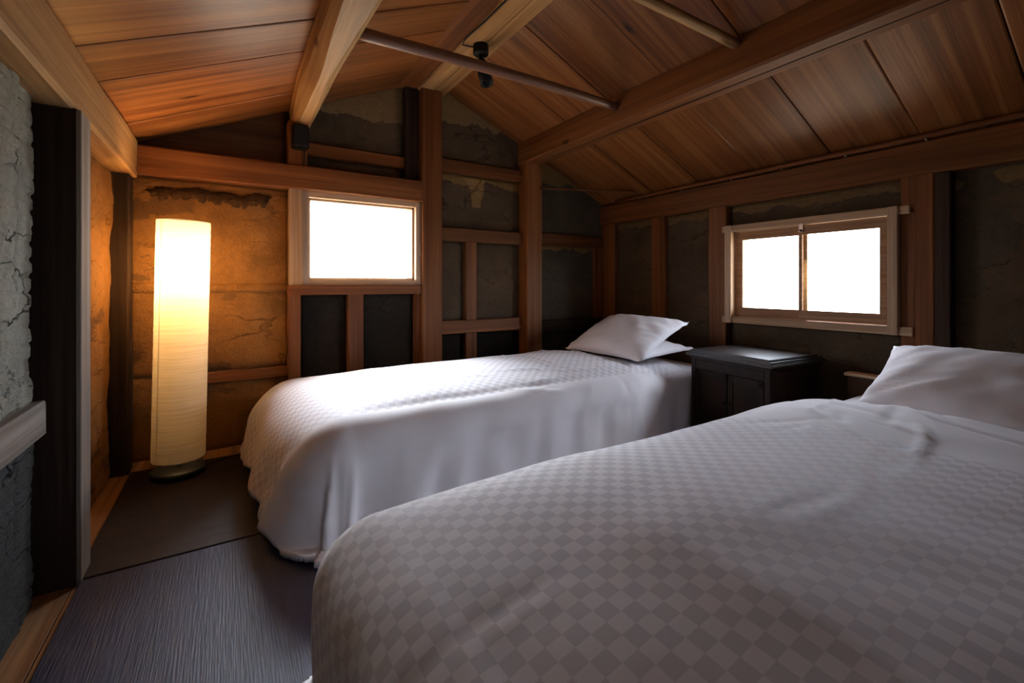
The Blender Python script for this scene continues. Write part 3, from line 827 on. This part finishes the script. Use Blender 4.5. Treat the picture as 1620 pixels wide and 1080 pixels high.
# ------------------------------------------------------------------ beds
def make_bed(y0, y1, x0, x1, label, extra=0.0, lit_top=False):
    t = thing('bed', ((x0 + x1) / 2, (y0 + y1) / 2, 0.014), label, 'bed')
    obj('bed_frame', box(x0 + 0.05, x1, y0 + 0.03, y1 - 0.03, 0.12, 0.24, 0.008), M['bedwood'], t)
    for lx in (x0 + 0.14, x1 - 0.08):
        for ly in (y0 + 0.08, y1 - 0.08):
            obj('leg', box(lx - 0.035, lx + 0.035, ly - 0.035, ly + 0.035, 0.014, 0.13, 0.004), M['bedwood'], t)
    m = bmesh.new()
    add_box(m, x0 + 0.12, x1 - 0.02, y0, y1, 0.24, 0.43)
    bmesh.ops.bevel(m, geom=m.edges[:], offset=0.045, segments=4, affect='EDGES')
    obj('mattress', m, M['sheet'], t, True)
    obj('headboard', box(x1 - 0.015, x1 + 0.035, y0 - 0.02, y1 + 0.02 + extra, 0.10, 0.51, 0.006), M['bedwood'], t)
    if lit_top: obj('headboard_lit_top', box(x1 - 0.035, x1 + 0.045, y0 - 0.03, y1 + 0.03 + extra, 0.51, 0.528, 0.003), M['newY'], t)  # pale strip: window light on the headboard's top put into its colour
    return t
B1 = (2.03, 3.03, 0.26, 3.13)
B2 = (-0.12, 1.12, 0.22, 3.13)
make_bed(*B1, 'dark framed single bed along the gable wall below the single pane window')
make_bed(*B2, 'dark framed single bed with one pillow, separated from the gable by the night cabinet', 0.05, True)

def duvet(name, x0, x1, y0, y1, ztop, hang_n, hang_f, hang_foot, R, Rfoot, flare, seed, mat, creases, label, hem=0.05, puff=0.03, head_drop=0.10, bulge=None, head_tuck=1.0, skew=0.0, min_z=0.042):
    """quilt laid over a bed. Flat cloth coordinates s (from the foot) and t (from the near side) are folded over the
    edges of the bed; the cloth then falls with an outward flare and folds."""
    L, W = x1 - x0, y1 - y0
    ds = 0.0165
    s0, s1 = -hang_foot, L + 0.16
    t0, t1 = -hang_n, W + hang_f
    ns, nt_ = int((s1 - s0) / ds), int((t1 - t0) / ds)
    bm = bmesh.new()
    uvl = bm.loops.layers.uv.new('cloth')
    G, UV = [], {}
    for i in range(ns + 1):
        s = s0 + (s1 - s0) * i / ns
        col = []
        for j in range(nt_ + 1):
            t = t0 + (t1 - t0) * j / nt_
            sx = min(max(s, 0.0), L); ty = min(max(t, 0.0), W)
            ex = sx - s if s < 0 else 0.0                     # foot overhang
            eh = s - L if s > L else 0.0                      # rolled edge at the head
            ey = t - ty                                        # signed side overhang
            a, b = ex, abs(ey)
            d = (a ** 3 + b ** 3) ** (1 / 3) if (a > 0 or b > 0) else 0.0
            # puffed top
            cu = math.sin(math.pi * min(max((ty / W), 0), 1)) ** 0.55
            cl = min(1.0, (sx + 0.02) / 0.40) ** 0.6
            z = ztop + puff * (cu * cl - 0.6)
            z += 0.008 * noise.noise(Vector((sx * 2.2 + seed, ty * 2.6, seed))) + 0.003 * noise.noise(Vector((sx * 6 + seed, ty * 6.5, 3.3)))
            if bulge: z += bulge(sx, ty)
            for (cs, ct, ang, ln, amp, wd) in creases:
                du, dv = s - cs, t - ct
                al = du * math.cos(ang) + dv * math.sin(ang); pe = -du * math.sin(ang) + dv * math.cos(ang)
                pe += 0.03 * math.sin(al * 7 + cs * 9)
                z += amp * math.exp(-(pe / wd) ** 2) * math.exp(-(al / ln) ** 4)
            px, py = x0 + sx + skew * (1 - ty / W) * max(0.0, 1 - sx / 0.8), y0 + ty
            if d > 0:
                dirx, diry = -a, (ey if abs(ey) > 0 else 0.0)
                n_ = math.hypot(dirx, diry); dirx /= n_; diry /= n_
                wfoot = abs(dirx)
                hd_ = min(1.0, max(0.0, (s - 1.75) / 0.5))
                r = R * (1 - wfoot) * (1 - 0.6 * hd_ * head_tuck) + Rfoot * wfoot
                flare_ = flare * (1 - hd_ * head_tuck)
                arc = r * math.pi / 2 * 0.92
                if d < arc:
                    th = d / r
                    out, drop = r * math.sin(th), r * (1 - math.cos(th))
                else:
                    th = arc / r
                    rest = d - arc
                    out = r * math.sin(th) + rest * math.sin(flare_)
                    drop = r * (1 - math.cos(th)) + rest * math.cos(flare_)
                # folds that open towards the hem
                per = (s * 1.0 if wfoot < 0.5 else t * 1.0) + math.atan2(diry, dirx) * 0.25
                am = min(1.0, max(0.0, (drop - 0.07) / 0.30))
                fold = (0.042 * noise.noise(Vector((per * 4.2 + drop * 1.6, drop * 0.8, seed))) + 0.022 * noise.noise(Vector((per * 9.0 + drop * 3.5, drop * 1.2, seed + 2)))) * am
                fold += 0.012 * noise.noise(Vector((s * 5, t * 5, seed + 4))) * min(1, drop / 0.05)
                out += fold
                px += dirx * out; py += diry * out
                z -= drop
                z = max(z, min_z + 0.012 * (0.5 + 0.5 * noise.noise(Vector((s * 6, t * 6, 1)))) )
            if eh > 0:
                rr = 0.05
                th = min(eh / rr, 2.6)
                px += rr * math.sin(th); z -= rr * (1 - math.cos(th)) * (head_drop / 0.1)
            v = bm.verts.new((px, py, z))
            UV[v] = (s * K, t * K)
            col.append(v)
        G.append(col)
    for i in range(ns):
        for j in range(nt_):
            f = bm.faces.new((G[i][j], G[i + 1][j], G[i + 1][j + 1], G[i][j + 1]))
            for lp in f.loops: lp[uvl].uv = UV[lp.vert]
    bm.normal_update()
    o = obj(name, bm, mat, smooth=True, base=((x0 + x1) / 2, (y0 + y1) / 2, ztop))
    if o.data.polygons[len(o.data.polygons) // 2].normal.z < 0: o.data.flip_normals()
    md = o.modifiers.new('thickness', 'SOLIDIFY'); md.thickness = 0.02; md.offset = -1.0
    tag(o, label, 'duvet')
    return o
rnd = random.Random(11)
def rand_creases(n, srange, trange, amp=(0.004, 0.010), base_ang=0.0, spread=0.7, ln=(0.08, 0.22), wd=(0.008, 0.02)):
    return [(rnd.uniform(*srange), rnd.uniform(*trange), base_ang + rnd.uniform(-spread, spread), rnd.uniform(*ln), rnd.uniform(*amp) * rnd.choice((1, 1, -1)), rnd.uniform(*wd)) for _ in range(n)]
CELL = 0.0262
W1 = B1[1] - B1[0]; W2 = B2[1] - B2[0]
cr1 = rand_creases(16, (0.7, 2.0), (-0.1, 0.35), base_ang=0.2) + rand_creases(10, (1.3, 2.0), (0.3, 0.9), base_ang=1.2) + rand_creases(10, (1.2, 2.4), (-0.40, -0.05), base_ang=1.0, spread=0.6, amp=(0.003, 0.006), ln=(0.08, 0.2), wd=(0.012, 0.03))
duvet('duvet', 0.37, 2.80, B1[0] + 0.05, B1[1], 0.515, 0.76, 0.40, 0.57, 0.18, 0.28, 0.27, 1.0,
      linen('white_checked_cotton_far', (CELL, -0.02, W1 * K + 0.1, 2.3 * K)), cr1,
      'white checkered duvet draping to the floor near the standing lamp', puff=0.065, bulge=lambda s, t: -0.055 * min(1, max(0, (s - 1.85) / 0.3)), skew=0.075)
cr2 = rand_creases(22, (1.45, 2.0), (0.2, 1.0), base_ang=0.5, spread=0.8) + rand_creases(8, (0.5, 1.5), (0.5, 1.0), amp=(0.002, 0.005)) + rand_creases(10, (-0.3, 0.1), (0.2, 0.9), amp=(0.002, 0.004), base_ang=0.0, spread=0.3)
hump = lambda s, t: 0.020 * math.exp(-((s - 1.72) / 0.32) ** 2) * math.exp(-((t - 0.93) / 0.35) ** 2) + 0.02 * math.exp(-((s - 0.55) / 0.35) ** 2)
duvet('duvet', 0.325, 2.22, B2[0], B2[1] - 0.06, 0.535, 0.55, 0.50, 0.53, 0.14, 0.17, 0.10, 5.0,
      linen('white_checked_cotton_near', (CELL, -0.30, W2 * K + 0.05, 1.42 * K)), cr2,
      'white checkered duvet on the bed that has one single pillow', puff=0.065, bulge=hump)

def pillow(name, w, l, th, mat4, seed, label, group=None, under=0.8):
    """pillow case: two bulging faces meeting in a seam with pinched ears at the corners"""
    n = 34
    bm = bmesh.new()
    top, bot = {}, {}
    for i in range(n + 1):
        for j in range(n + 1):
            u, v = i / n * 2 - 1, j / n * 2 - 1
            px = u * l / 2 * (1 - 0.055 * (1 - v * v) * abs(u) ** 3) * (1 + 0.0)
            py = v * w / 2 * (1 - 0.07 * (1 - u * u) * abs(v) ** 3)
            bl = max(0.0, (1 - abs(u) ** 2.6)) ** 0.62 * max(0.0, (1 - abs(v) ** 2.6)) ** 0.62
            wr_ = 0.010 * noise.noise(Vector((px * 9 + seed, py * 9, seed))) * (0.3 + bl) + 0.006 * noise.noise(Vector((px * 26 + py * 14, seed, py * 9))) * min(1, bl * 3)
            # creases running out of the corners
            cdist = min(abs(abs(u) - abs(v)), 1)
            wr_ += 0.007 * math.sin((u * v) * 22 + seed) * math.exp(-(cdist / 0.35) ** 2) * (abs(u) * abs(v)) ** 1.2
            z = th / 2 * bl
            edge = (i in (0, n)) or (j in (0, n))
            a = bm.verts.new((px, py, z + wr_ + (0 if edge else 0.002)))
            top[i, j] = a
            bot[i, j] = a if edge else bm.verts.new((px, py, -z * under + wr_ * 0.4))
    for i in range(n):
        for j in range(n):
            bm.faces.new((top[i, j], top[i + 1, j], top[i + 1, j + 1], top[i, j + 1]))
            bm.faces.new((bot[i, j], bot[i, j + 1], bot[i + 1, j + 1], bot[i + 1, j]))
    bmesh.ops.transform(bm, matrix=mat4, verts=bm.verts[:])
    loc = mat4.translation.copy()
    o = obj(name, bm, M['sheet'], smooth=True, base=loc)
    tag(o, label, 'pillow', group)
    return o
def pose(center, pitch, yaw, roll=0.0):
    # pillow local x = towards the head of the bed, y = along the headboard
    return Matrix.Translation(Vector(center)) @ Matrix.Rotation(yaw, 4, 'Z') @ Matrix.Rotation(-pitch, 4, 'Y') @ Matrix.Rotation(roll, 4, 'X')
pillow('pillow', 0.74, 0.56, 0.13, pose((2.72, 2.50, 0.545), math.radians(4), math.radians(-3)), 2.0, 'lower white pillow of the two stacked on the bed by the gable wall', under=0.4)
pillow('pillow', 0.78, 0.60, 0.21, pose((2.61, 2.49, 0.648), math.radians(24), math.radians(3)), 5.0, 'upper white pillow leaning on another on the bed by the gable wall', under=0.35)
pillow('pillow', 0.86, 0.62, 0.22, pose((2.60, 0.48, 0.595), math.radians(27), math.radians(-2)), 9.0, 'single white pillow on the bed next to the night cabinet')

# ------------------------------------------------------------------ night cabinet
nc = thing('night_cabinet', (2.95, 1.665, 0.0), 'dark lacquered night cabinet with stepped top standing between the beds', 'cabinet')
nc.rotation_euler = (0, 0, math.radians(-5))
def nbox(name, x0, x1, y0, y1, z0, z1, mat='lacquer', par=None, bev=0.004):
    z0, z1 = z0 * 1.045, z1 * 1.045
    return obj(name, box(2.95 + x0, 2.95 + x1, 1.665 + y0, 1.665 + y1, z0, z1, bev), M[mat], par or nc)
hx, hy = 0.255, 0.285
body = nbox('body', -hx + 0.012, hx - 0.012, -hy + 0.012, hy - 0.012, 0.03, 0.515)
for sx in (-1, 1):
    for sy in (-1, 1):
        nbox('corner_post', *(sorted((sx * hx, sx * (hx - 0.04)))), *(sorted((sy * hy, sy * (hy - 0.04)))), 0.0, 0.515)
for sy in (-1, 1):
    y_a, y_b = sorted((sy * hy, sy * (hy - 0.02)))
    nbox('side_rail', -hx + 0.035, hx - 0.035, y_a, y_b, 0.455, 0.513)
    nbox('side_rail', -hx + 0.035, hx - 0.035, y_a, y_b, 0.03, 0.10)
nbox('front_rail', -hx, -hx + 0.02, -hy + 0.035, hy - 0.035, 0.455, 0.513)
nbox('front_rail', -hx, -hx + 0.02, -hy + 0.035, hy - 0.035, 0.03, 0.09)
for sy in (-1, 1):
    ya, yb = (0.003, hy - 0.042) if sy > 0 else (-hy + 0.042, -0.003)
    d = nbox('door', -hx + 0.004, -hx + 0.016, ya, yb, 0.093, 0.452)
    for (a, b, c_, e) in ((ya, ya + 0.035, 0.093, 0.452), (yb - 0.035, yb, 0.093, 0.452), (ya, yb, 0.41, 0.452), (ya, yb, 0.093, 0.135)):
        nbox('door_frame', -hx - 0.002, -hx + 0.008, a, b, c_, e, par=d, bev=0.002)
    ky = ya + 0.018 if sy > 0 else yb - 0.018
    obj('knob', lathe((2.95 - hx - 0.012, 1.665 + ky, 0.29), [(0, -0.011), (0.009, -0.007), (0.011, 0.0), (0.009, 0.007), (0, 0.011)], 14), M['black'], d, True)
nbox('top_moulding', -hx - 0.010, hx + 0.010, -hy - 0.010, hy + 0.010, 0.515, 0.538, 'lacquer', bev=0.006)
nbox('top_board', -hx - 0.028, hx + 0.02, -hy - 0.028, hy + 0.028, 0.538, 0.556, 'lacquer_top', bev=0.006)
nbox('top_step', -hx - 0.012, hx + 0.008, -hy - 0.012, hy + 0.012, 0.556, 0.568, 'lacquer_top', bev=0.004)
nbox('top_panel', -hx + 0.008, hx - 0.01, -hy + 0.008, hy - 0.008, 0.568, 0.580, 'lacquer_top', bev=0.004)

# ------------------------------------------------------------------ standing lamp
LX, LY = -0.235, 3.04
lamp = thing('floor_lamp', (LX, LY, 0.014), 'tall cylindrical paper floor lamp glowing in the corner', 'lamp')
obj('base', lathe((LX, LY, 0.014), [(0, 0), (0.118, 0), (0.125, 0.006), (0.125, 0.030), (0.117, 0.040), (0.03, 0.044), (0.0, 0.044)], 48), M['black'], lamp, True)
lean = Matrix.Rotation(math.radians(1.3), 4, Vector((_s, _c, 0)))
def LZ(p):
    q = lean @ Vector(p); return q
def lean_bm(bm):
    bmesh.ops.translate(bm, vec=Vector((-LX, -LY, -0.05)), verts=bm.verts[:])
    bmesh.ops.transform(bm, matrix=lean, verts=bm.verts[:])
    bmesh.ops.translate(bm, vec=Vector((LX, LY, 0.05)), verts=bm.verts[:])
    return bm
obj('stem', lean_bm(tube([(LX, LY, 0.045), (LX, LY, 0.5), (LX, LY, 1.02)], 0.009, 12)), M['steel'], lamp, True)
def shade():
    bm = bmesh.new()
    n, m_ = 64, 90
    rings = []
    for j in range(m_ + 1):
        z = 0.108 + (1.395 - 0.108) * j / m_
        rings.append([bm.verts.new((LX + math.cos(2 * math.pi * k / n) * (0.121 + 0.0012 * noise.noise(Vector((k * 0.25, z * 45, 0)))),
                                    LY + math.sin(2 * math.pi * k / n) * (0.121 + 0.0012 * noise.noise(Vector((k * 0.25, z * 45, 0)))), z)) for k in range(n)])
    for a, b in zip(rings, rings[1:]):
        for k in range(n): bm.faces.new((a[k], a[(k + 1) % n], b[(k + 1) % n], b[k]))
    return lean_bm(bm)
sh = obj('shade', shade(), M['paper'], lamp, True)
obj('socket', lean_bm(lathe((LX, LY, 1.02), [(0, 0), (0.02, 0), (0.02, 0.05), (0, 0.05)], 20)), M['black'], lamp, True)
obj('bulb', lean_bm(lathe((LX, LY, 1.07), [(0, 0), (0.014, 0.0), (0.018, 0.02), (0.033, 0.055), (0.035, 0.075), (0.026, 0.10), (0, 0.112)], 20)), M['bulb'], lamp, True)
for z in (0.112, 1.39):
    obj('hoop', lean_bm(tube([(LX + 0.1195 * math.cos(a * math.pi / 20), LY + 0.1195 * math.sin(a * math.pi / 20), z) for a in range(41)], 0.0018, 6)), M['steel'], lamp, True)
for k in range(3):
    a = math.radians(222) + k * 2.094
    obj('shade_rod', lean_bm(tube([(LX + 0.119 * math.cos(a), LY + 0.119 * math.sin(a), 0.11), (LX + 0.119 * math.cos(a), LY + 0.119 * math.sin(a), 1.39)], 0.0016, 6)), M['steel'], lamp, True)
obj('cord', tube([(LX + 0.10, LY + 0.03, 0.022), (LX + 0.2, LY + 0.12, 0.020), (LX + 0.36, LY + 0.16, 0.02), (LX + 0.56, LY + 0.14, 0.02), (LX + 0.8, LY + 0.17, 0.02)], 0.005, 8), M['cord'], lamp, True)
ld = bpy.data.lights.new('floor_lamp_light', 'POINT')
ld.energy = 36.0
ld.color = (1.0, 0.60, 0.25)
ld.shadow_soft_size = 0.05
lo = bpy.data.objects.new('floor_lamp_light', ld)
C.objects.link(lo)
lo.location = Vector((LX + 0.02, LY, 1.14)) * K

# ------------------------------------------------------------------ spotlight on the ridge, small black box
sp = thing('ceiling_spotlight', (1.372, 2.55, 2.592), 'black spotlight with round mount hanging under the ridge', 'spotlight')
obj('mount', lathe((1.372, 2.55, 2.53), [(0, 0), (0.044, 0.0), (0.05, 0.006), (0.05, 0.062), (0, 0.062)], 28), M['black'], sp, True)
obj('joint', lathe((1.372, 2.55, 2.495), [(0, 0), (0.012, 0.0), (0.012, 0.036), (0, 0.036)], 14), M['black'], sp, True)
aim = Matrix.Translation((1.385, 2.53, 2.415)) @ Vector((-0.12, 0.25, 1.0)).to_track_quat('Z', 'Y').to_matrix().to_4x4()
hd = lathe((0, 0, 0), [(0, 0.088), (0.022, 0.088), (0.032, 0.065), (0.042, 0.03), (0.042, -0.085), (0.037, -0.085), (0.034, -0.03), (0, -0.03)], 28)
bmesh.ops.transform(hd, matrix=aim, verts=hd.verts[:])
obj('head', hd, M['black'], sp, True)
obj('cable', tube([(1.34, 2.55, 2.57), (1.29, 2.565, 2.572), (1.258, 2.585, 2.58), (1.25, 2.54, 2.588), (1.262, 2.3, 2.586), (1.27, 1.9, 2.586), (1.268, 1.0, 2.586), (1.268, 0.0, 2.586)], 0.005, 8), M['cord'], sp, True)
bb = thing('speaker_box', (0.40, 3.33, 1.98), 'small black box fixed under the end of the rough purlin', 'speaker')
obj('case', box(0.352, 0.455, 3.275, 3.365, 1.965, 2.12, 0.008), M['black'], bb)
obj('front_grille', box(0.359, 0.448, 3.271, 3.277, 1.972, 2.113, 0.003, 1), plain('black_grille', (0.008, 0.008, 0.010), 0.8), bb)
obj('cable', tube([(0.43, 3.34, 1.97), (0.435, 3.345, 1.92), (0.43, 3.35, 1.865)], 0.004, 6), M['cord'], bb, True)
